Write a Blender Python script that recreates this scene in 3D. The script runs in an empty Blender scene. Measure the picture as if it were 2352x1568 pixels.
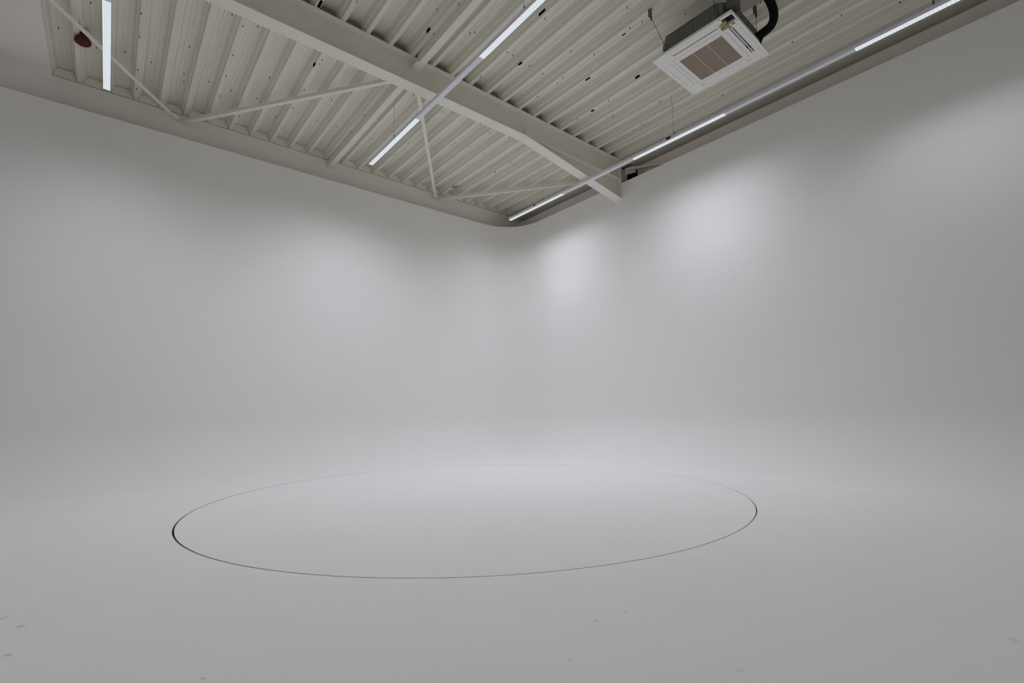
import bpy, bmesh, math, random
from mathutils import Vector, Matrix
from mathutils.bvhtree import BVHTree

S = bpy.context.scene
C = S.collection
random.seed(7)
PI = math.pi

# ------------------------------------------------------------------ camera
CH = 0.90                       # camera height above the studio floor
W_, H_ = 2352, 1568
F_PX = 1109.92
YAW, PITCH, ROLL = math.radians(39.788), math.radians(8.1765), math.radians(-1.1407)
_f = Vector((math.sin(YAW), math.cos(YAW), 0)); _r = Vector((math.cos(YAW), -math.sin(YAW), 0)); _u = Vector((0, 0, 1))
_f2 = _f*math.cos(PITCH) + _u*math.sin(PITCH); _u2 = _u*math.cos(PITCH) - _f*math.sin(PITCH)
_r3 = _r*math.cos(ROLL) + _u2*math.sin(ROLL); _u3 = _u2*math.cos(ROLL) - _r*math.sin(ROLL)
cam_d = bpy.data.cameras.new('camera'); cam = bpy.data.objects.new('camera', cam_d); C.objects.link(cam)
cam_d.sensor_width = 36.0; cam_d.lens = F_PX/W_*36.0; cam_d.clip_start = 0.05; cam_d.clip_end = 100
M = Matrix((_r3, _u3, -_f2)).transposed().to_4x4(); M.translation = Vector((0, 0, CH)); cam.matrix_world = M
S.camera = cam

# ------------------------------------------------------------------ view, world, lamp power
S.view_settings.view_transform = 'Standard'; S.view_settings.look = 'None'
S.view_settings.gamma = 1.0; S.view_settings.use_curve_mapping = False
S.view_settings.exposure = 0.0
S.cycles.max_bounces = 11; S.cycles.diffuse_bounces = 11; S.cycles.glossy_bounces = 3     # a white room: many diffuse bounces carry the light up to the roof
wd = bpy.data.worlds.new('world'); S.world = wd; wd.use_nodes = True
wd.node_tree.nodes['Background'].inputs[0].default_value = (0, 0, 0, 1)
wd.node_tree.nodes['Background'].inputs[1].default_value = 0.0
LED_COL = (0.845, 0.90, 1.0)
N_LED = 6                       # LED clusters per lit module
CONES = {'n': math.radians(96), 'm': math.radians(128), 'w': math.radians(168)}   # narrow, medium and wide optics
#POWER-BEGIN
# watts per LED cluster of each lit module (0 far, 1 middle, 2 near), by optic; the rows are dimmed separately
POWER = {('left', 0): {'m': 4.4, 'w': 10.0}, ('left', 1): {'w': 2.0}, ('left', 2): {'w': 14.0},
         ('middle', 0): {'w': 26.0}, ('middle', 1): {'n': 8.0, 'w': 3.0},
         ('right', 0): {'n': 10.0, 'w': 9.8}, ('right', 1): {'m': 3.9, 'n': 8.0, 'w': 8.0}, ('right', 2): {'m': 9.0}}
#POWER-END

# ------------------------------------------------------------------ main dimensions (z above floor)
ZT = 4.685 + CH                 # underside of the deck ribs
ZD = ZT + 0.135                 # underside of the wide deck flanges
ZC = 4.20 + CH                  # top edge of the cyclorama
DV, DU = 8.40, 7.12             # cyclorama wall planes (far wall y, right wall x)
RC, RW = 0.82, 0.86             # cove radius at the floor, radius of the upright corner
ZL = 3.96 + CH                  # underside of the light rows
BAND_Y = 8.60                   # face of the band above the far wall
X0, Y0 = -8.0, -7.5             # extent of the studio behind the camera

# ------------------------------------------------------------------ materials
def mat(name, col, rough=0.6, metal=0.0, spec=0.3, var=0.0, vscale=3.0, stretch=None, bump=0.0, bscale=200.0, matte=False):
    m = bpy.data.materials.new(name); m.use_nodes = True
    nt = m.node_tree; p = nt.nodes['Principled BSDF']
    p.inputs['Base Color'].default_value = (*col, 1); p.inputs['Roughness'].default_value = rough
    p.inputs['Metallic'].default_value = metal; p.inputs['Specular IOR Level'].default_value = spec
    if var or bump:
        tc = nt.nodes.new('ShaderNodeTexCoord'); mp = nt.nodes.new('ShaderNodeMapping')
        nt.links.new(tc.outputs['Object'], mp.inputs[0])
        if stretch: mp.inputs['Scale'].default_value = stretch
    if var:
        n = nt.nodes.new('ShaderNodeTexNoise'); n.inputs['Scale'].default_value = vscale; n.inputs['Detail'].default_value = 4
        nt.links.new(mp.outputs[0], n.inputs['Vector'])
        r = nt.nodes.new('ShaderNodeMapRange'); r.inputs[1].default_value = 0.3; r.inputs[2].default_value = 0.7
        r.inputs[3].default_value = 1-var; r.inputs[4].default_value = 1+var*0.4
        nt.links.new(n.outputs[0], r.inputs[0])
        mx = nt.nodes.new('ShaderNodeVectorMath'); mx.operation = 'SCALE'
        mx.inputs[0].default_value = col; nt.links.new(r.outputs[0], mx.inputs['Scale'])
        nt.links.new(mx.outputs[0], p.inputs['Base Color'])
    if bump:
        n2 = nt.nodes.new('ShaderNodeTexNoise'); n2.inputs['Scale'].default_value = bscale
        nt.links.new(mp.outputs[0], n2.inputs['Vector'])
        b = nt.nodes.new('ShaderNodeBump'); b.inputs['Strength'].default_value = bump; b.inputs['Distance'].default_value = 0.002
        nt.links.new(n2.outputs[0], b.inputs['Height']); nt.links.new(b.outputs[0], p.inputs['Normal'])
    if matte:                       # fully matte coating: a plain diffuse surface
        df = nt.nodes.new('ShaderNodeBsdfDiffuse'); out = nt.nodes['Material Output']
        df.inputs['Color'].default_value = (*col, 1)
        if p.inputs['Base Color'].links: nt.links.new(p.inputs['Base Color'].links[0].from_socket, df.inputs['Color'])
        nt.links.new(df.outputs[0], out.inputs['Surface']); nt.nodes.remove(p); df.name = 'paint'
    return m

PAINT = (0.936, 0.926, 0.915)
m_cyc = mat('white_studio_paint', PAINT, 0.85, spec=0.15, var=0.012, vscale=1.3, matte=True)
m_band = mat('white_band_paint', (0.92, 0.885, 0.845), 0.8, spec=0.15, var=0.02, vscale=2, matte=True)
m_deck = mat('grey_white_deck_coating', (0.83, 0.80, 0.715), 0.5, spec=0.3, var=0.07, vscale=14, stretch=(1, 0.04, 1), matte=True)
m_steel = mat('cream_steel_paint', (0.88, 0.84, 0.76), 0.5, spec=0.3, var=0.03, vscale=4)
m_steel_side = m_steel
m_alu = mat('light_grey_luminaire_coating', (0.84, 0.86, 0.92), 0.45, spec=0.4)
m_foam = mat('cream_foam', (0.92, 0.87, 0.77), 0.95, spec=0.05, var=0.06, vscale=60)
m_foam_shade = mat('shade_brown_foam', (0.30, 0.27, 0.23), 0.95, spec=0.05, var=0.2, vscale=50)  # cream foam darkened: shade above the beam is put into its colour
m_galv = mat('galvanised_steel', (0.15, 0.155, 0.145), 0.5, metal=0.35, spec=0.4, var=0.15, vscale=20)
m_plast = mat('white_unit_plastic', (0.88, 0.855, 0.83), 0.45, spec=0.35)
m_yellow = mat('aged_yellow_plastic', (0.42, 0.33, 0.19), 0.6, var=0.3, vscale=70)
m_dark = mat('interior_shade', (0.016, 0.013, 0.011), 0.8)  # near-black colour stands in for shade inside the unit and floor pit
m_black = mat('black_rubber', (0.006, 0.006, 0.006), 0.75, spec=0.2, bump=0.4, bscale=60)
m_hole = mat('black_patch', (0.006, 0.005, 0.004), 0.9, spec=0.05)
m_red = mat('dark_red_plastic', (0.085, 0.012, 0.006), 0.4)
m_screw = mat('dark_screw_steel', (0.035, 0.03, 0.025), 0.5, metal=0.5)
m_wire = mat('steel_wire', (0.06, 0.06, 0.055), 0.5, metal=0.5)
m_wood = mat('raw_plywood_edge', (0.42, 0.255, 0.135), 0.8, var=0.25, vscale=40)
m_outer = mat('shade_dark_cladding', (0.045, 0.038, 0.032), 0.8, matte=True)  # shade of the recess behind the beams put into the wall colour
m_room = mat('grey_room_wall', (0.74, 0.725, 0.705), 0.9, matte=True)

# floor: the studio paint with a handful of scuffs and spots
def floor_mat():
    m = mat('white_floor_paint', PAINT, 0.8, spec=0.2, var=0.015, vscale=2.5, matte=True)
    nt = m.node_tree; p = nt.nodes['paint']
    src = p.inputs['Color'].links[0].from_socket
    tc = nt.nodes.new('ShaderNodeTexCoord')
    nz = nt.nodes.new('ShaderNodeTexNoise'); nz.inputs['Scale'].default_value = 9; nz.inputs['Detail'].default_value = 5
    nt.links.new(tc.outputs['Object'], nz.inputs['Vector'])
    ad = nt.nodes.new('ShaderNodeVectorMath'); ad.operation = 'MULTIPLY_ADD'
    nt.links.new(nz.outputs['Color'], ad.inputs[0]); ad.inputs[1].default_value = (0.05, 0.05, 0)
    nt.links.new(tc.outputs['Object'], ad.inputs[2])
    spots = FLOOR_SPOTS
    cur = src
    for (x, y, r, k) in spots:
        d = nt.nodes.new('ShaderNodeVectorMath'); d.operation = 'DISTANCE'
        nt.links.new(ad.outputs[0], d.inputs[0]); d.inputs[1].default_value = (x+0.025, y+0.025, 0)
        mr = nt.nodes.new('ShaderNodeMapRange'); mr.interpolation_type = 'SMOOTHSTEP'
        mr.inputs[1].default_value = r*0.3; mr.inputs[2].default_value = r; mr.inputs[3].default_value = k*0.75; mr.inputs[4].default_value = 0
        nt.links.new(d.outputs['Value'], mr.inputs[0])
        mx = nt.nodes.new('ShaderNodeMix'); mx.data_type = 'RGBA'
        nt.links.new(mr.outputs[0], mx.inputs[0]); nt.links.new(cur, mx.inputs[6]); mx.inputs[7].default_value = (0.22, 0.18, 0.14, 1)
        cur = mx.outputs[2]
    nt.links.new(cur, p.inputs['Color'])
    return m

def pix_floor(px, py):
    d = _r3*((px-W_/2)/F_PX) - _u3*((py-H_/2)/F_PX) + _f2
    return Vector((0, 0, CH)) + d*(-CH/d.z)
FLOOR_SPOTS = []
for (px, py, r, k) in ((48, 1437, 0.020, 0.5), (1368, 1425, 0.008, 0.9), (1437, 1405, 0.016, 0.25), (1213, 1398, 0.014, 0.2),
                       (12, 1506, 0.02, 0.4), (466, 1557, 0.014, 0.3), (8, 1420, 0.03, 0.25), (1310, 1515, 0.012, 0.2),
                       (2330, 1470, 0.02, 0.3), (1700, 1540, 0.02, 0.15)):
    q = pix_floor(px, py); FLOOR_SPOTS.append((q.x, q.y, r, k))
m_floor = floor_mat()

# lit lens with its cell pattern
def lens_mat():
    m = bpy.data.materials.new('lit_cell_lens'); m.use_nodes = True; nt = m.node_tree; nt.nodes.clear()
    o = nt.nodes.new('ShaderNodeOutputMaterial'); e = nt.nodes.new('ShaderNodeEmission')
    tc = nt.nodes.new('ShaderNodeTexCoord'); mp = nt.nodes.new('ShaderNodeMapping')
    br = nt.nodes.new('ShaderNodeTexBrick'); br.offset = 0.0
    br.inputs['Color1'].default_value = (0.79, 0.845, 0.87, 1); br.inputs['Color2'].default_value = (0.75, 0.81, 0.84, 1)
    br.inputs['Mortar'].default_value = (0.50, 0.56, 0.61, 1)
    br.inputs['Scale'].default_value = 1.0; br.inputs['Mortar Size'].default_value = 0.0022
    br.inputs['Mortar Smooth'].default_value = 0.3
    br.inputs['Brick Width'].default_value = 0.034; br.inputs['Row Height'].default_value = 0.0172
    mp.inputs['Rotation'].default_value = (0, 0, PI/2)
    nt.links.new(tc.outputs['Object'], mp.inputs[0]); nt.links.new(mp.outputs[0], br.inputs['Vector'])
    nt.links.new(br.outputs['Color'], e.inputs['Color']); e.inputs['Strength'].default_value = 1.0
    nt.links.new(e.outputs[0], o.inputs['Surface'])
    return m
m_lens = lens_mat()

def grille_mat():
    m = mat('brown_mesh_grille', (0.33, 0.275, 0.22), 0.7, spec=0.2)
    nt = m.node_tree; p = nt.nodes['Principled BSDF']
    tc = nt.nodes.new('ShaderNodeTexCoord')
    br = nt.nodes.new('ShaderNodeTexBrick'); br.offset = 0.0
    br.inputs['Color1'].default_value = (0.17, 0.125, 0.088, 1); br.inputs['Color2'].default_value = (0.19, 0.14, 0.10, 1)
    br.inputs['Mortar'].default_value = (0.36, 0.295, 0.235, 1)
    br.inputs['Scale'].default_value = 1.0; br.inputs['Mortar Size'].default_value = 0.0032
    br.inputs['Brick Width'].default_value = 0.0135; br.inputs['Row Height'].default_value = 0.0135
    nt.links.new(tc.outputs['Object'], br.inputs['Vector']); nt.links.new(br.outputs['Color'], p.inputs['Base Color'])
    return m
m_grille = grille_mat()

# ------------------------------------------------------------------ mesh helpers
def obj(name, bm, m, parent=None, smooth=False, bevel=0.0):
    bmesh.ops.recalc_face_normals(bm, faces=bm.faces[:])
    me = bpy.data.meshes.new(name); bm.to_mesh(me); bm.free()
    if m: me.materials.append(m)
    if smooth:
        for p in me.polygons: p.use_smooth = True
    o = bpy.data.objects.new(name, me); C.objects.link(o)
    if parent: o.parent = parent
    if bevel:
        b = o.modifiers.new('bevel', 'BEVEL'); b.width = bevel; b.segments = 2; b.limit_method = 'ANGLE'
    return o
def tag(o, label, cat, group=None, kind=None):
    o['label'] = label; o['category'] = cat
    if group: o['group'] = group
    if kind: o['kind'] = kind
    return o
def thing(name, label, cat, loc, rotz=0.0, group=None):
    o = bpy.data.objects.new(name, None); C.objects.link(o); o.empty_display_size = 0.1
    o.location = loc; o.rotation_euler = (0, 0, rotz)
    return tag(o, label, cat, group)
def struct(o): o['kind'] = 'structure'; return o
def box(bm, x0, x1, y0, y1, z0, z1):
    v = [bm.verts.new(p) for p in ((x0,y0,z0),(x1,y0,z0),(x1,y1,z0),(x0,y1,z0),(x0,y0,z1),(x1,y0,z1),(x1,y1,z1),(x0,y1,z1))]
    for f in ((0,3,2,1),(4,5,6,7),(0,1,5,4),(1,2,6,5),(2,3,7,6),(3,0,4,7)): bm.faces.new([v[i] for i in f])
    return bm
def B(*a): return box(bmesh.new(), *a)
def prism(bm, pts, axis, a, b):
    """extrude a closed 2-D outline along an axis ('x': pts are (y,z); 'y': pts are (x,z); 'z': pts are (x,y))"""
    def P(p, t): return {'x': (t, p[0], p[1]), 'y': (p[0], t, p[1]), 'z': (p[0], p[1], t)}[axis]
    A = [bm.verts.new(P(p, a)) for p in pts]; D = [bm.verts.new(P(p, b)) for p in pts]
    bm.faces.new(A); bm.faces.new(D[::-1])
    n = len(pts)
    for i in range(n): bm.faces.new((A[i], D[i], D[(i+1) % n], A[(i+1) % n]))
    return bm
def tube(bm, pts, r, n=10, cap=True):
    pts = [Vector(p) for p in pts]; rings = []
    up = None
    for i, p in enumerate(pts):
        d = (pts[min(i+1, len(pts)-1)] - pts[max(i-1, 0)]).normalized()
        if up is None: up = d.orthogonal().normalized()
        else: up = (up - d*up.dot(d)).normalized()
        s = d.cross(up); rr = r[i] if isinstance(r, (list, tuple)) else r
        rings.append([bm.verts.new(p + (up*math.cos(2*PI*k/n) + s*math.sin(2*PI*k/n))*rr) for k in range(n)])
    for a, b in zip(rings, rings[1:]):
        for k in range(n): bm.faces.new((a[k], a[(k+1) % n], b[(k+1) % n], b[k]))
    if cap: bm.faces.new(rings[0][::-1]); bm.faces.new(rings[-1])
    return bm
def spline(pts, n=8):
    P = [Vector(p) for p in pts]; P = [P[0]*2-P[1]] + P + [P[-1]*2-P[-2]]; out = []
    for i in range(1, len(P)-2):
        for k in range(n):
            t = k/n; a, b, c, d = P[i-1:i+3]
            out.append(0.5*((2*b) + (c-a)*t + (2*a-5*b+4*c-d)*t*t + (-a+3*b-3*c+d)*t**3))
    out.append(P[-2]); return out
def lathe(bm, prof, n=24, loc=(0, 0, 0)):
    L = Vector(loc); rings = []
    for r, z in prof: rings.append([bm.verts.new(L + Vector((r*math.cos(2*PI*k/n), r*math.sin(2*PI*k/n), z))) for k in range(n)])
    for a, b in zip(rings, rings[1:]):
        for k in range(n): bm.faces.new((a[k], a[(k+1) % n], b[(k+1) % n], b[k]))
    bm.faces.new(rings[0][::-1]); bm.faces.new(rings[-1]); return bm
def plate(bm, xs, ys, z0, z1, holes):
    """a flat slab cut by a grid, cells inside any of the rectangular holes left open"""
    xs = sorted(set(xs + [h[0] for h in holes] + [h[1] for h in holes])); ys = sorted(set(ys + [h[2] for h in holes] + [h[3] for h in holes]))
    def solid(i, j):
        if not (0 <= i < len(xs)-1 and 0 <= j < len(ys)-1): return False
        cx, cy = (xs[i]+xs[i+1])/2, (ys[j]+ys[j+1])/2
        return not any(h[0] < cx < h[1] and h[2] < cy < h[3] for h in holes)
    vt = {}
    def V(i, j, k):
        if (i, j, k) not in vt: vt[i, j, k] = bm.verts.new((xs[i], ys[j], (z0, z1)[k]))
        return vt[i, j, k]
    for i in range(len(xs)-1):
        for j in range(len(ys)-1):
            if not solid(i, j): continue
            bm.faces.new((V(i,j,0), V(i,j+1,0), V(i+1,j+1,0), V(i+1,j,0))); bm.faces.new((V(i,j,1), V(i+1,j,1), V(i+1,j+1,1), V(i,j+1,1)))
            if not solid(i-1, j): bm.faces.new((V(i,j,0), V(i,j,1), V(i,j+1,1), V(i,j+1,0)))
            if not solid(i+1, j): bm.faces.new((V(i+1,j,0), V(i+1,j+1,0), V(i+1,j+1,1), V(i+1,j,1)))
            if not solid(i, j-1): bm.faces.new((V(i,j,0), V(i+1,j,0), V(i+1,j,1), V(i,j,1)))
            if not solid(i, j+1): bm.faces.new((V(i,j+1,0), V(i,j+1,1), V(i+1,j+1,1), V(i+1,j+1,0)))
    return bm

# ------------------------------------------------------------------ floor with the round opening, and the turntable in it
TCX, TCY, TR = 3.276, 4.596, 2.820      # turntable centre and radius
GAP = 0.0115
def floor_bm():
    bm = bmesh.new()
    x0, x1, y0, y1 = X0, DU-RC, Y0, DV-RC
    ang = [2*PI*k/360 for k in range(360)]
    for (x, y) in ((x0,y0),(x1,y0),(x1,y1),(x0,y1)): ang.append(math.atan2(y-TCY, x-TCX) % (2*PI))
    ang = sorted(set(ang)); inn, out, low = [], [], []
    for a in ang:
        c, s = math.cos(a), math.sin(a); t = 1e9
        if c > 1e-9: t = min(t, (x1-TCX)/c)
        if c < -1e-9: t = min(t, (x0-TCX)/c)
        if s > 1e-9: t = min(t, (y1-TCY)/s)
        if s < -1e-9: t = min(t, (y0-TCY)/s)
        inn.append(bm.verts.new((TCX+c*TR, TCY+s*TR, 0))); out.append(bm.verts.new((TCX+c*t, TCY+s*t, 0)))
    n = len(ang)
    for i in range(n): bm.faces.new((inn[i], out[i], out[(i+1) % n], inn[(i+1) % n]))
    return bm
fl = struct(obj('floor', floor_bm(), m_floor))
def ring_wall(r0, r1, z0, z1):
    bm = bmesh.new(); n = 360; q = []
    for k in range(n):
        a = 2*PI*k/n; c, s = math.cos(a), math.sin(a)
        q.append([bm.verts.new((TCX+c*r, TCY+s*r, z)) for r, z in ((r0,z0),(r1,z0),(r1,z1),(r0,z1))])
    for k in range(n):
        a, b = q[k], q[(k+1) % n]
        for i in range(4): bm.faces.new((a[i], a[(i+1) % 4], b[(i+1) % 4], b[i]))
    return bm
rim = obj('floor_opening_rim', ring_wall(TR, TR+0.02, -0.18, -0.0075), m_wood, fl)
obj('floor_opening_edge', ring_wall(TR, TR+0.02, -0.0075, -0.0005), m_cyc, fl)
pit = bmesh.new(); lathe(pit, [(TR+0.05, -0.20), (TR+0.05, -0.18)], 96, (TCX, TCY, 0))
obj('floor_pit', pit, m_dark, fl)
tt = thing('turntable', 'large round white turntable disc set flush in the studio floor', 'turntable', (TCX+0.0026, TCY-0.0022, -0.18))
d = bmesh.new(); lathe(d, [(TR-GAP, 0.1725), (TR-GAP, 0.179), (TR-GAP-0.001, 0.18)], 360)
obj('disc', d, m_cyc, tt)
d = bmesh.new(); lathe(d, [(TR-GAP, 0.0), (TR-GAP, 0.1725)], 360)
obj('disc_edge', d, m_wood, tt)['label'] = 'raw brown edge of the disc'

# ------------------------------------------------------------------ cyclorama walls with their cove
NC = 28
prof = [(RC*(1-math.sin(a)), RC*(1-math.cos(a))) for a in [PI/2*k/NC for k in range(NC+1)]]   # (inset from wall, z)
NOTCH = (5.238, 5.445, 3.90+CH)       # opening in the right wall where the roof beam runs through
prof += [(0, z) for z in (1.2, 2.0, 3.0, 4.0, NOTCH[2], ZC)]
def cyc(cols, notch=False):
    """cols: list of (point on the wall plane, inward normal). Returns vertices, faces and one normal per face corner."""
    vs, fs, ns = [], [], []
    TH = 0.035
    pn = [(-math.cos(0), 0)]
    def pnorm(k):                   # profile normal (towards the room, up)
        if k <= NC: a = PI/2*k/NC; return (math.sin(a), math.cos(a))
        return (1.0, 0.0)
    n = len(prof)
    for (p, nr) in cols:
        for k, (d, z) in enumerate(prof): vs.append((p[0]+nr[0]*d, p[1]+nr[1]*d, z))
    off = len(vs)
    for (p, nr) in cols:
        for k, (d, z) in enumerate(prof):
            h, v = pnorm(k); vs.append((p[0]+nr[0]*(d-h*TH), p[1]+nr[1]*(d-h*TH), z-v*TH))
    def N(i, k):
        h, v = pnorm(k); nr = cols[i][1]; return (nr[0]*h, nr[1]*h, v)
    for i in range(len(cols)-1):
        ym = (cols[i][0][1]+cols[i+1][0][1])/2
        for k in range(n-1):
            if notch and k == n-2 and cols[i][0][0] == DU and cols[i+1][0][0] == DU and NOTCH[0] < ym < NOTCH[1]: continue
            q = [(i, k), (i+1, k), (i+1, k+1), (i, k+1)]
            fs.append([a*n+b for a, b in q]); ns += [N(a, b) for a, b in q]
            fs.append([off+a*n+b for a, b in q[::-1]]); ns += [tuple(-c for c in N(a, b)) for a, b in q[::-1]]
            if k == n-2:
                a0, a1 = i*n+n-1, (i+1)*n+n-1
                fs.append([a0, a1, off+a1, off+a0]); ns += [(0, 0, 1)]*4
    return vs, fs, ns
ccx, ccy = DU-RW, DV-RW
arc = [((ccx+RW*math.sin(a), ccy+RW*math.cos(a)), (-math.sin(a), -math.cos(a))) for a in [PI/2*k/64 for k in range(65)]]
left = [((x, DV), (0, -1)) for x in (X0, -4, -2, 0, 2, 4, ccx-0.4)] + arc[:33]
right = arc[32:] + [((DU, y), (-1, 0)) for y in (6.8, 6.0, NOTCH[1], NOTCH[0], 4, 2, 0, -3, Y0)]
def cyc_obj(name, cols, notch=False):
    vs, fs, ns = cyc(cols, notch)
    me = bpy.data.meshes.new(name); me.from_pydata(vs, [], fs); me.materials.append(m_cyc)
    p = me.polygons[0]
    if p.normal.dot(Vector(ns[0])) < 0: me.flip_normals(); ns = [q for f in range(len(fs)) for q in ([ns[f*4]]+ns[f*4+1:f*4+4][::-1])]
    for p in me.polygons: p.use_smooth = True
    me.normals_split_custom_set(ns)
    o = bpy.data.objects.new(name, me); C.objects.link(o)
    return struct(o)
cyc_obj('wall_left', left); cyc_obj('wall_right', right, True)

# band above and behind the far wall, soffit beside the deck, plain outer walls that close the room
DX0 = -0.938                    # left edge of the open deck
struct(obj('trim_1', B(X0, 7.72, BAND_Y, BAND_Y+0.12, 3.3+CH, ZT-0.010), m_band))
def soffit_bm():
    r = 0.10; pts = [(Y0, ZT), (Y0, ZT+0.14), (BAND_Y, ZT+0.14), (BAND_Y, ZT-r)]
    pts += [(BAND_Y-r*(1-math.cos(a)), ZT-r*(1-math.sin(a))) for a in [PI/2*k/10 for k in range(1, 11)]]
    return prism(bmesh.new(), pts, 'x', X0, DX0)
struct(obj('trim_2', soffit_bm(), m_band))
struct(obj('wall_back', B(X0-0.1, 8.1, Y0-0.1, Y0, 0, ZD+0.3), m_room))
struct(obj('wall_side', B(X0-0.1, X0, Y0, BAND_Y+0.12, 0, ZD+0.3), m_room))
struct(obj('wall_outer', B(8.0, 8.1, Y0, BAND_Y+0.3, 0, ZD+0.3), m_outer))
struct(obj('wall_far', B(X0, 8.0, BAND_Y+0.2, BAND_Y+0.3, 0, ZD+0.3), m_outer))

# upstand panels that face the edge beams above the right wall
struct(obj('trim_3', B(7.42, 7.46, Y0, 4.90, 3.3+CH, 4.548+CH), m_band))
struct(obj('trim_4', B(7.42, 7.46, 5.50, BAND_Y-0.01, 3.3+CH, 4.548+CH), m_band))

# ------------------------------------------------------------------ corrugated deck
PT = 0.31; R0 = -0.626          # pitch, right edge of one rib bottom
RIBW, WEB, TOPW, DEP = 0.050, 0.052, 0.156, 0.135
def deck_bm():
    pts = []
    u = R0 - PT
    while u < 7.72:
        one = [(u-RIBW, 0), (u-RIBW+0.020, 0.0), (u-RIBW/2, 0.0), (u-0.0, 0), (u+0.017, 0.052), (u+0.029, 0.058), (u+0.033, 0.070), (u+WEB, DEP),
               (u+WEB+0.050, DEP), (u+WEB+0.054, DEP-0.008), (u+WEB+0.062, DEP-0.008), (u+WEB+0.066, DEP),
               (u+WEB+0.090, DEP), (u+WEB+0.094, DEP-0.008), (u+WEB+0.102, DEP-0.008), (u+WEB+0.106, DEP),
               (u+WEB+TOPW, DEP), (u+WEB+TOPW+0.019, 0.070), (u+WEB+TOPW+0.023, 0.058), (u+WEB+TOPW+0.035, 0.052)]
        pts += one; u += PT
    pts = [p for p in pts if DX0-0.001 <= p[0] <= 7.75]
    bm = bmesh.new(); rows = []
    for y in (Y0, 0.0, 5.3, BAND_Y+0.15): rows.append([bm.verts.new((x, y, ZT+z)) for x, z in pts])
    for a, b in zip(rows, rows[1:]):
        for i in range(len(pts)-1): bm.faces.new((a[i], b[i], b[i+1], a[i+1]))
    return bm
deck = struct(obj('ceiling', deck_bm(), m_deck))
sd = deck.modifiers.new('thickness', 'SOLIDIFY'); sd.thickness = 0.0012; sd.offset = 1 if deck.data.polygons[2].normal.z > 0 else -1
_vs = [v.co.copy() for v in deck.data.vertices]; _ps = [tuple(p.vertices) for p in deck.data.polygons]
BVH = BVHTree.FromPolygons(_vs, _ps)
struct(obj('roof_slab', B(X0, 8.1, Y0, BAND_Y+0.3, ZD+0.16, ZD+0.3), m_outer)).name = 'ceiling_slab'
def ray_deck(px, py):
    dd = (_r3*((px-W_/2)/F_PX) - _u3*((py-H_/2)/F_PX) + _f2).normalized()
    h = BVH.ray_cast(Vector((0, 0, CH)), dd); n = h[1]
    if h[0] is None: return None, None
    if n.z > 0: n = -n
    return h[0], n
def deck_z(x, y):
    h = BVH.ray_cast(Vector((x, y, 3.0)), Vector((0, 0, 1))); return h[0].z

# screw tips coming through the deck
def crop(pts, ox, oy, s): return [(ox+x/s, oy+y/s) for x, y in pts]
SCREWS = crop([(527,245),(1273,115),(1257,326),(1363,555),(1242,622),(1230,795),(1125,462),(870,425),(818,20),(1706,415),(1658,660),(1657,730),
  (1882,730),(2097,490),(2036,680),(1978,860),(2082,808),(2188,230),(2324,232),(2090,125)], 0, 0, 3.92)
SCREWS += crop([(860,692),(746,880),(935,948),(1073,970),(1118,1014),(918,1046),(1172,805),(1418,892),(1293,1077),(969,1148),(1462,1135),(1435,1220),
  (1588,1180),(1715,1030),(1780,1245),(1334,535),(1313,572),(1645,8),(585,1040),(2075,1342),(1990,1390)], 400, 0, 3.92)
SCREWS += crop([(800,80),(995,33),(770,297),(1097,295),(1138,285),(1190,683),(1432,465),(1482,492),(1628,588),(1750,660),(2000,457),(2213,485),
  (1932,692),(1882,745),(1703,862),(2065,1072),(2343,900),(1770,162),(590,847),(848,1002),(1190,1112),(1270,1185),(955,1280),(935,1303),
  (1090,1317),(1453,1232),(1460,1457),(1325,1545),(540,1280),(955,1417)], 800, 0, 3.92)
SCREWS += crop([(1363,193),(1400,335),(1590,460),(1664,405),(1830,202),(1947,255),(1375,577),(1443,525),(240,672),(480,750),(340,840)], 1050, 180, 3.92)
SCREWS += crop([(1233,15),(707,128),(265,372)], 1752, 0, 3.92)
SCREWS += crop([(322,290),(160,370),(905,180),(120,97),(1410,1280),(567,1360),(1920,20)], 1420, 0, 5.8725)
sb = bmesh.new(); lathe(sb, [(0.0050, 0.002), (0.0048, -0.016), (0.0012, -0.026)], 8)
screw0 = obj('screw', sb, m_screw)
first = True
for (px, py) in SCREWS[:98]:
    p, n = ray_deck(px, py)
    if p is None: continue
    if first: s = screw0; first = False
    else: s = screw0.copy(); C.objects.link(s)
    s.parent = deck; s.location = p

# black patches stuck on the deck
PATCHES = [(722,148,0.085,0.034,'between the middle brace and the main beam'),(735,9,0.12,0.03,'at the top edge above the main beam'),
  (984,69,0.085,0.036,'left of the near purlin'),(1245,28,0.11,0.030,'beside the lit middle light row'),
  (1195,146,0.070,0.030,'just right of the middle light row'),
  (1350,181,0.085,0.028,'midway between middle light row and cassette unit'),
  (1464,176,0.075,0.036,'left of the cassette unit panel'),(1361,254,0.06,0.035,'nearest the kink of the main beam'),(1433,79,0.05,0.016,'left of the unit hanger wire')]
pb = B(-0.5, 0.5, -0.5, 0.5, -0.002, 0.001)
patch0 = obj('black_patch', pb, m_hole)
for i, (px, py, L, w, where) in enumerate(PATCHES):
    p, n = ray_deck(px, py)
    o = patch0 if i == 0 else patch0.copy()
    if i: C.objects.link(o)
    zax = -n.normalized(); yax = Vector((0, 1, 0)); xax = yax.cross(zax).normalized()
    mt = Matrix((xax*w, yax*L, zax)).transposed().to_4x4(); mt.translation = p; o.matrix_world = mt
    tag(o, 'small black rectangular patch on the ribbed ceiling, ' + where, 'patch', 'black patches on the ribbed ceiling')

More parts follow.
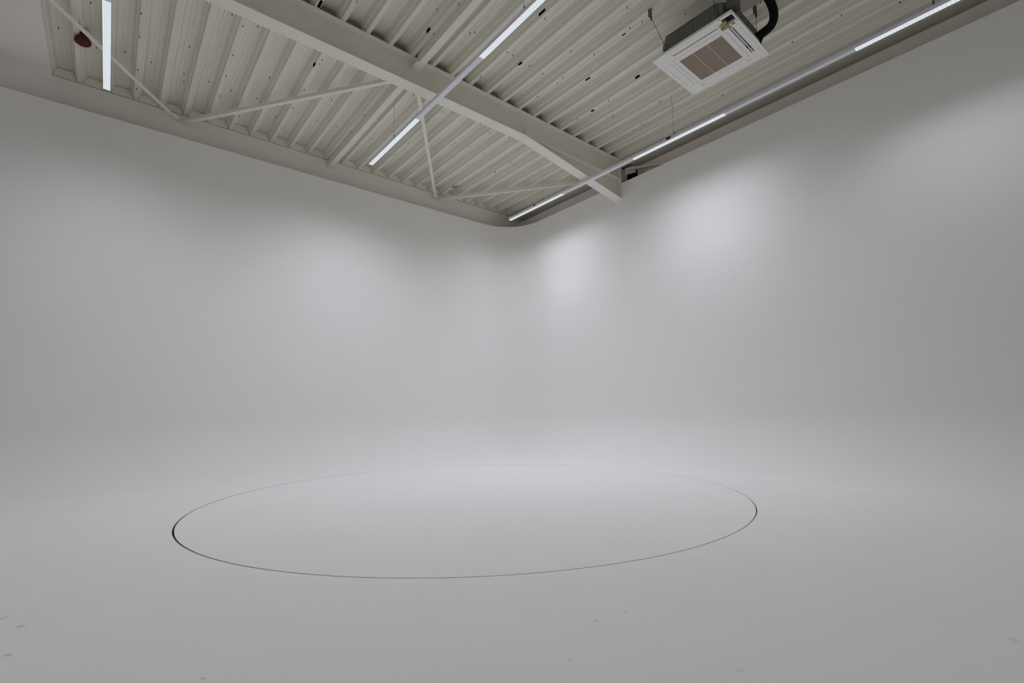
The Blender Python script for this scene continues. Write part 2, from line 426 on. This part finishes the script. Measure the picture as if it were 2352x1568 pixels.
# foam fillers that close the ribs over the far band and over the main beam
def filler_bm(y0, y1, jag):
    pts = [(0.004, 0.004), (0.256, 0.004), (0.222, 0.08+random.uniform(-jag, jag)), (0.206, DEP-0.008-random.uniform(0, jag)), (0.13, DEP-0.006-random.uniform(0, jag*1.3)),
           (0.056, DEP-0.007-random.uniform(0, jag)), (0.030, 0.075)]
    return prism(bmesh.new(), pts, 'y', y0, y1)
fills = [filler_bm(0, 0.05, 0.004) for _ in range(1)]
f0 = obj('foam_filler', fills[0], m_foam); k = 0
x = R0 - PT
while x < 7.35:
    o = f0 if k == 0 else f0.copy()
    if k: C.objects.link(o)
    o.location = (x+0.0, BAND_Y+0.004, ZT)
    tag(o, 'cream trapezoid foam filler closing a ceiling rib above the far white band', 'foam filler', 'foam fillers above the far band')
    k += 1; x += PT
f1 = obj('foam_filler', filler_bm(0, 0.05, 0.03), m_foam_shade); k = 0
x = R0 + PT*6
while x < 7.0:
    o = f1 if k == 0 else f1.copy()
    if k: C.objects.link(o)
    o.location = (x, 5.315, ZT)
    tag(o, 'foam filler with shade in its brown colour, closing a ceiling rib on top of the main beam', 'foam filler', 'foam fillers on top of the main beam')
    k += 1; x += PT

# ------------------------------------------------------------------ main roof beam with its haunch
BY0, BY1 = 5.245, 5.425; BYC = (BY0+BY1)/2; ZB = ZT - 0.400
UK, UE, ZE = 4.74, 7.108, 3.890+CH      # start of the haunch, end of the beam, haunch height at the wall
zh = lambda u: ZB + (ZE-ZB)*(u-UK)/(DU-UK)
beam = thing('main_beam', 'deep cream steel roof beam crossing under the ribbed ceiling, haunched at the right wall', 'beam', (0, BYC, ZB))
def bl(o): o.location = (0, -BYC, -ZB); return o
bl(obj('top_flange', B(X0, UE, BY0, BY1, ZT-0.0145, ZT-0.001), m_steel, beam))
bl(obj('web', B(X0, UE, BYC-0.0045, BYC+0.0045, ZB+0.0135, ZT-0.0145), m_steel, beam))
bl(obj('bottom_flange', B(X0, UE, BY0, BY1, ZB, ZB+0.0135), m_steel, beam))
hb = bmesh.new(); prism(hb, [(UK, ZB-0.001), (DU+0.105, zh(DU+0.105)), (DU+0.105, zh(DU+0.105)+0.014), (UK+0.12, ZB-0.0005)], 'y', BY0, BY1)
ha = bl(obj('haunch_flange', hb, m_steel, beam))
hb = bmesh.new(); prism(hb, [(UK+0.1, ZB), (UE, zh(UE)+0.012), (UE, ZB)], 'y', BYC-0.0045, BYC+0.0045)
bl(obj('haunch_web', hb, m_steel, beam))
bl(obj('stiffener', B(UK+0.02, UK+0.032, BY0+0.02, BYC, ZB+0.014, ZB+0.17), m_steel, beam))
bl(obj('end_plate', B(UE, UE+0.022, BY0-0.005, BY1+0.005, zh(UE)+0.0, ZT-0.002), m_steel, beam))
for z in (ZT-0.10, ZB-0.03, ZB+0.08):
    bb = bmesh.new(); tube(bb, [(UE-0.026, BYC-0.055, z), (UE, BYC-0.055, z)], 0.017, 6)
    bl(obj('bolt', bb, m_steel, beam))

# edge beams along the right side
def edge_beam(y0, y1, label):
    t = thing('edge_beam', label, 'beam', (7.60, y0, ZT-0.30), group='edge beams over the right wall')
    L = y1-y0
    obj('top_flange', B(-0.205, 0.12, 0, L, 0.284, 0.298), m_steel, t)
    obj('web', B(0, 0.012, 0, L, 0.0, 0.284), m_steel, t)
    obj('bottom_flange', B(-0.09, 0.10, 0, L, -0.014, 0.0), m_steel, t)
    return t
edge_beam(Y0, 5.20, 'long cream edge beam above the right wall, from the main beam towards the right')
edge_beam(5.45, BAND_Y, 'short cream edge beam above the right wall, between main beam and far corner')

# purlins
PU0, PU1, PZ = 2.80, 2.888, 4.55+CH
pn = thing('purlin', 'near cream purlin under the ceiling, running from the main beam towards the camera', 'purlin', ((PU0+PU1)/2, 5.15, PZ))
w2 = (PU1-PU0)/2
obj('member', B(-w2, w2, Y0-5.15, 0, 0, 0.134), m_steel, pn)
obj('cleat', B(-w2-0.032, w2-0.0, -0.01, 0.1795, -0.006, 0.004), m_steel, pn)
obj('end_plate', B(-w2-0.02, w2+0.02, -0.006, 0.002, 0.004, 0.10), m_steel, pn)
for (bx, by) in ((0.006, 0.045), (-0.03, 0.105)):
    bb = bmesh.new(); tube(bb, [(bx, by, -0.016), (bx, by, -0.006)], 0.012, 6); obj('bolt', bb, m_steel, pn)
pf = thing('purlin', 'far cream purlin spanning from the main beam to the far white band', 'purlin', ((PU0+PU1)/2, 5.43, PZ))
obj('member', B(-w2, w2, 0, BAND_Y-5.43-0.012, 0, 0.134), m_steel, pf)
obj('end_plate', B(-w2-0.012, w2+0.012, BAND_Y-5.43-0.012, BAND_Y-5.43, -0.02, 0.134), m_steel, pf)
obj('side_plate', B(-w2-0.006, -w2, BAND_Y-5.43-0.10, BAND_Y-5.43-0.012, -0.02, 0.10), m_steel, pf)

# wind braces: flat angles under the deck
def brace(a, b, label, gusset=None, w=0.056):
    a, b = Vector(a), Vector(b); d = b-a; L = d.length
    t = thing('wind_brace', label, 'brace', a, group='wind braces under the ceiling')
    t.rotation_euler = d.to_track_quat('Y', 'Z').to_euler()
    bm = bmesh.new(); prism(bm, [(-w/2, 0), (w/2, 0), (w/2, w), (w/2-0.006, w), (w/2-0.006, 0.006), (-w/2, 0.006)], 'y', 0, L)
    obj('angle_bar', bm, m_steel, t)
    bm = bmesh.new(); prism(bm, [(-0.05, 0.008), (0.05, 0.008), (0.08, 0.18), (-0.08, 0.18)][:2] + [(0.05, 0.014), (-0.05, 0.014)], 'y', 0.0, 0.20)
    obj('gusset_plate', bm, m_steel, t)
    return t
GZ = 4.545+CH
BR1 = (-1.86, 5.47, 4.60+CH)
brace((0.52, BAND_Y-0.01, GZ), BR1, 'leftmost cream wind brace, running behind the left light row to the far band')
brace((0.56, BAND_Y-0.01, GZ-0.01), (2.93, 5.46, 4.58+CH), 'long cream wind brace left of the far purlin, far band to main beam')
brace((5.10, BAND_Y-0.01, GZ), (2.905, 5.45, 4.58+CH), 'cream wind brace crossing under the middle light row right of the far purlin')
brace((5.16, BAND_Y-0.01, GZ-0.01), (7.40, 5.86, 4.58+CH), 'rightmost cream wind brace, seen between corner and haunched beam end')
rb = thing('wall_brace', 'cream diagonal brace in the dark recess right of the haunched beam end', 'brace', (7.34, 5.29, 4.545+CH))
bm = bmesh.new(); prism(bm, [(0, 0), (0, 0.05), (-1.9, -0.45), (-1.9, -0.50)], 'x', 0.0, 0.05); obj('angle_bar', bm, m_steel, rb)
bm = bmesh.new(); prism(bm, [(0.05, 0.08), (-0.16, 0.05), (-0.20, -0.10), (0.05, -0.06)], 'x', 0.05, 0.058); obj('gusset_plate', bm, m_steel, rb)

# ------------------------------------------------------------------ pendant light rows
LW, LH = 0.068, 0.055
def light_row(key, x, y_far, y_near, lit, wires, plugs, label):
    t = thing('light_row', label, 'light', (x, y_far, ZL), group='pendant light rows')
    hb = bmesh.new(); o_y = y_far
    # folded sheet trunking: a shallow box whose sides taper slightly to the top
    prism(hb, [(-LW/2, 0.006), (LW/2, 0.006), (LW/2, LH*0.7), (LW/2-0.008, LH), (-LW/2+0.008, LH), (-LW/2, LH*0.7)], 'y', y_near-o_y, 0)
    obj('trunking', hb, m_alu, t)
    edges = sorted(lit, reverse=True); cur = y_far
    for (a, b) in edges:                       # a < b
        if cur-b > 0.03: obj('blank_cover', B(-LW/2+0.004, LW/2-0.004, b+0.004-o_y, cur-0.004-o_y, 0.0015, 0.006), m_alu, t)
        lens = B(-LW/2+0.001, LW/2-0.001, a-o_y, b-o_y, 0.0, 0.010)
        lo = obj('lens', lens, m_lens, t)
        cur = a
        for k in range(N_LED):
            for cn, pw in POWER.get((key, lit.index((a, b))), {}).items():
                ld = bpy.data.lights.new('led', 'SPOT'); ld.energy = pw; ld.spot_size = CONES[cn]; ld.spot_blend = 1.0
                ld.shadow_soft_size = 0.0; ld.color = LED_COL
                l = bpy.data.objects.new('led', ld); C.objects.link(l); l.parent = t
                l.location = (0, a+(b-a)*(k+0.5)/N_LED-o_y, -0.012)
    if cur-y_near > 0.03: obj('blank_cover', B(-LW/2+0.004, LW/2-0.004, y_near+0.004-o_y, cur-0.004-o_y, 0.0015, 0.006), m_alu, t)
    for y in wires:
        z = deck_z(x, y)-ZL
        wb = bmesh.new(); tube(wb, [(0, y-o_y, LH+0.06), (0, y-o_y, z)], 0.0016, 6)
        w = obj('suspension_wire', wb, m_wire, t)
        kb = bmesh.new(); tube(kb, [(0, y-o_y, LH+0.065), (0, y-o_y, LH+0.03)], 0.006, 8)
        tube(kb, [(0, y-o_y, LH+0.032), (-0.02, y-o_y-0.015, LH), (-0.028, y-o_y-0.015, LH*0.6)], 0.003, 6)
        tube(kb, [(0, y-o_y, LH+0.032), (0.02, y-o_y+0.015, LH), (0.028, y-o_y+0.015, LH*0.6)], 0.003, 6)
        obj('wire_hook', kb, m_wire, w)
    for (y, L) in plugs: obj('cable_plug', B(-LW/2-0.012, -LW/2+0.001, y-L-o_y, y-o_y, LH*0.55, LH*0.98), m_hole, t)
    return t
light_row('left', -0.305, 7.235, -0.8, [(5.607, 7.235), (2.52, 4.05), (-0.6, 0.93)], [5.35, 2.2], [],
          'left pendant light row, its lit end close to the red alarm')
light_row('middle', 2.956, 7.006, -0.8, [(5.469, 7.006), (2.456, 3.989), (-0.6, 0.93)], [6.19, 3.25], [],
          'middle pendant light row passing beneath the main beam')
light_row('right', 6.202, 7.435, -0.6, [(5.883, 7.435), (2.799, 4.303), (-0.257, 1.276)], [6.43, 3.57, 0.59], [(6.65, 0.03), (3.68, 0.07)],
          'right pendant light row running along the top of the right wall')
#EXTRA-ROW

# ------------------------------------------------------------------ cassette air conditioner hanging from the deck
AX, AY, AZ = 5.157, 2.436, 4.07+CH
ac = thing('ceiling_air_conditioner', 'white four-way cassette air conditioner hung under the ceiling, one corner cover missing', 'air conditioner', (AX, AY, AZ), math.radians(1.0))
hp = 0.478
body = bmesh.new(); c, q = 0.425, 0.12
prism(body, [(-c, -c+q), (-c+q, -c), (c-q, -c), (c, -c+q), (c, c-q), (c-q, c), (-c+q, c), (-c, c-q)], 'z', 0.030, 0.255)
bo = obj('body', body, m_galv, ac)
sm = bmesh.new()
for y in (-0.22, -0.02, 0.14): box(sm, -c-0.004, -c, y-0.006, y+0.006, 0.06, 0.235)
box(sm, -c-0.003, -c, -0.30, 0.30, 0.055, 0.063); box(sm, -c-0.003, -c, -0.30, 0.30, 0.232, 0.24)
obj('body_rib', sm, m_galv, bo)
GR = (-0.232, 0.288, -0.250, 0.262)
holes = [(-0.438, -0.357, -0.275, 0.262), (-0.252, 0.295, -0.447, -0.350), (0.362, 0.440, -0.262, 0.262), (-0.262, 0.290, 0.352, 0.432),
         (-0.445, -0.335, -0.462, -0.345), GR, (-0.342, -0.285, -0.345, -0.290)]
pbm = plate(bmesh.new(), [-hp, hp], [-hp, hp], 0.0, 0.030, holes)
pan = obj('panel', pbm, m_plast, ac, bevel=0.003)
obj('shade_tray', B(-0.455, 0.455, -0.455, 0.455, 0.0302, 0.034), m_dark, ac)  # dark sheet added as the shade seen through the panel openings
obj('air_flap', B(-0.4365, -0.376, -0.273, 0.260, 0.001, 0.018), m_plast, ac)
obj('air_flap', B(-0.250, 0.293, -0.4455, -0.389, 0.001, 0.018), m_plast, ac)
obj('air_vane', B(-0.250, 0.293, -0.374, -0.363, 0.002, 0.018), m_plast, ac)
obj('air_flap', B(0.3645, 0.4385, -0.260, 0.260, 0.001, 0.018), m_plast, ac)
obj('air_flap', B(-0.260, 0.288, 0.3555, 0.4305, 0.001, 0.018), m_plast, ac)
gr = obj('intake_grille', B(GR[0]+0.001, GR[1]-0.001, GR[2]+0.001, GR[3]-0.001, 0.002, 0.02), m_grille, ac)
for i in (1, 2):
    y = GR[2] + (GR[3]-GR[2])*i/3
    obj('grille_bar', B(GR[0], GR[1], y-0.0018, y+0.0018, -0.0012, 0.004), m_plast, gr)
sb = bmesh.new()      # panel seams around the grille frame
for (x0, x1, y0, y1) in ((-0.250, 0.33, -0.3085, -0.306), (-0.30, -0.2975, -0.25, 0.30), (0.325, 0.3275, -0.25, 0.30), (-0.30, 0.33, 0.3085, 0.311)):
    box(sb, x0, x1, y0, y1, -0.0006, 0.002)
obj('panel_seam', sb, mat('seam_shadow_gap', (0.30, 0.24, 0.20), 0.8), pan)
for (x0, x1, y0, y1) in ((0.385, 0.392, 0.278, 0.315), (0.392, 0.399, -0.30, -0.255), (0.42, 0.455, -0.395, -0.392), (-0.36, -0.356, -0.345, -0.30), (-0.275, -0.245, -0.362, -0.357)):
    obj('latch_slot', B(x0, x1, y0, y1, -0.001, 0.002), m_wood, pan)
mb = bmesh.new()      # motor bracket left bare where the corner cover is gone
box(mb, -0.405, -0.350, -0.375, -0.315, -0.004, 0.03); box(mb, -0.355, -0.300, -0.375, -0.325, -0.012, 0.03)
box(mb, -0.330, -0.290, -0.435, -0.395, -0.003, 0.03); box(mb, -0.390, -0.360, -0.335, -0.290, -0.005, 0.03)
box(mb, -0.325, -0.290, -0.335, -0.300, -0.008, 0.025); box(mb, -0.30, -0.265, -0.385, -0.350, -0.005, 0.02)
obj('motor_bracket', mb, m_yellow, ac, bevel=0.004)
for (x, y) in ((-0.463, -0.463), (-0.463, -0.335), (-0.322, -0.463)):
    fb = bmesh.new(); tube(fb, [(x, y, -0.0015), (x, y, 0.004)], 0.007, 8); obj('panel_screw', fb, m_wood, pan)
def hanger(lx, ly, tx, ty):
    """wire from a lug on the body up to a spring bracket gripping a deck rib"""
    a = Vector((lx, ly, 0.075)); tz = ZT - AZ; tp = Vector((tx-AX, ty-AY, tz-0.10))
    wb = bmesh.new(); tube(wb, [a, tp], 0.0028, 6); w = obj('suspension_wire', wb, m_wire, ac)
    kb = bmesh.new(); box(kb, tp.x-0.02, tp.x+0.02, tp.y-0.004, tp.y+0.004, tp.z-0.01, tz); box(kb, tp.x-0.026, tp.x-0.018, tp.y-0.02, tp.y+0.02, tp.z+0.0, tz)
    tube(kb, [tp+Vector((0, 0, -0.03)), tp+Vector((0, 0, 0.01))], 0.012, 8)
    obj('rib_bracket', kb, m_galv, w)
    lb = bmesh.new(); s = -1 if lx < 0 else 1
    box(lb, a.x-0.02, a.x+0.02, a.y-0.02, a.y+0.02, 0.045, 0.05)
    if abs(lx) > abs(ly): box(lb, min(a.x, s*c), max(a.x, s*c), a.y-0.02, a.y+0.02, 0.05, 0.056)
    else:
        s2 = -1 if ly < 0 else 1; box(lb, a.x-0.02, a.x+0.02, min(a.y, s2*c), max(a.y, s2*c), 0.05, 0.056)
    tube(lb, [a+Vector((0, 0, -0.03)), a+Vector((0, 0, 0.03))], 0.010, 8)
    obj('hanger_lug', lb, m_galv, w)
def rib_near(x): return R0 - RIBW/2 + PT*round((x-R0+RIBW/2)/PT)
hanger(-0.47, 0.29, rib_near(4.62), 2.85)
hanger(0.20, -0.455, rib_near(5.48), 2.03)
hanger(-0.46, -0.30, rib_near(4.72), 2.10)
hanger(0.46, 0.29, rib_near(5.62), 2.74)
nb = bmesh.new(); box(nb, -0.40, -0.29, -0.50, -0.40, 0.12, 0.24); tube(nb, [(-0.45, -0.36, 0.05), (-0.45, -0.36, 0.19)], 0.018, 8)
obj('connection_box', nb, m_galv, ac)

PIPE = [(5.361, 2.008, 5.04), (5.399, 1.905, 5.09), (5.447, 1.858, 5.15), (5.477, 1.829, 5.24), (5.475, 1.823, 5.35), (5.422, 1.834, 5.45), (5.312, 1.853, 5.52), (5.0, 1.855, 5.535)]
hs = spline([(5.33, 2.10, 5.02), (5.40, 1.97, 5.02)] + PIPE, 8)
hb = bmesh.new(); tube(hb, hs, 0.046, 14)
tag(obj('insulated_pipe', hb, m_black, smooth=True), 'thick black insulated pipe curving up from the cassette unit to the ceiling', 'pipe')

# ------------------------------------------------------------------ small fittings under the deck
al = thing('fire_alarm', 'small dark red alarm device under the ceiling, half behind the leftmost brace', 'alarm', (-0.585, 7.50, 4.735+CH))
bm = bmesh.new(); lathe(bm, [(0.045, 0.055), (0.055, 0.05), (0.055, 0.02), (0.045, 0.012)], 20); obj('mounting_base', bm, m_foam, al, True)
bm = bmesh.new(); lathe(bm, [(0.056, 0.012), (0.060, -0.02), (0.056, -0.045), (0.070, -0.06), (0.084, -0.085), (0.080, -0.115), (0.055, -0.135), (0.02, -0.142)], 24); obj('horn', bm, m_red, al, True)
bm = bmesh.new(); box(bm, -0.045, 0.045, -0.02, 0.02, 0.055, deck_z(-0.585, 7.50)-4.735-CH); obj('mounting_arm', bm, m_galv, al)
cb = bmesh.new(); tube(cb, spline([(-0.635, 4.6, ZT+0.055), (-0.628, 6.0, ZT+0.05), (-0.622, 7.2, ZT+0.045), (-0.60, 7.44, ZT+0.06)], 6), 0.011, 8)
tag(obj('alarm_cable', cb, m_wood, smooth=True), 'dark brown cable running along a ceiling rib to the red alarm', 'cable')
p, n = ray_deck(1050, 425)
kb = bmesh.new(); tube(kb, spline([(0, 0, 0), (0.004, 0, -0.03), (-0.04, 0.05, -0.05), (-0.06, 0.0, -0.035), (-0.09, 0.06, -0.06)], 6), 0.006, 8)
o = obj('wire_loop', kb, m_screw, smooth=True); o.location = p
tag(o, 'short bent dark wire end poking from the ceiling near the corner', 'wire')
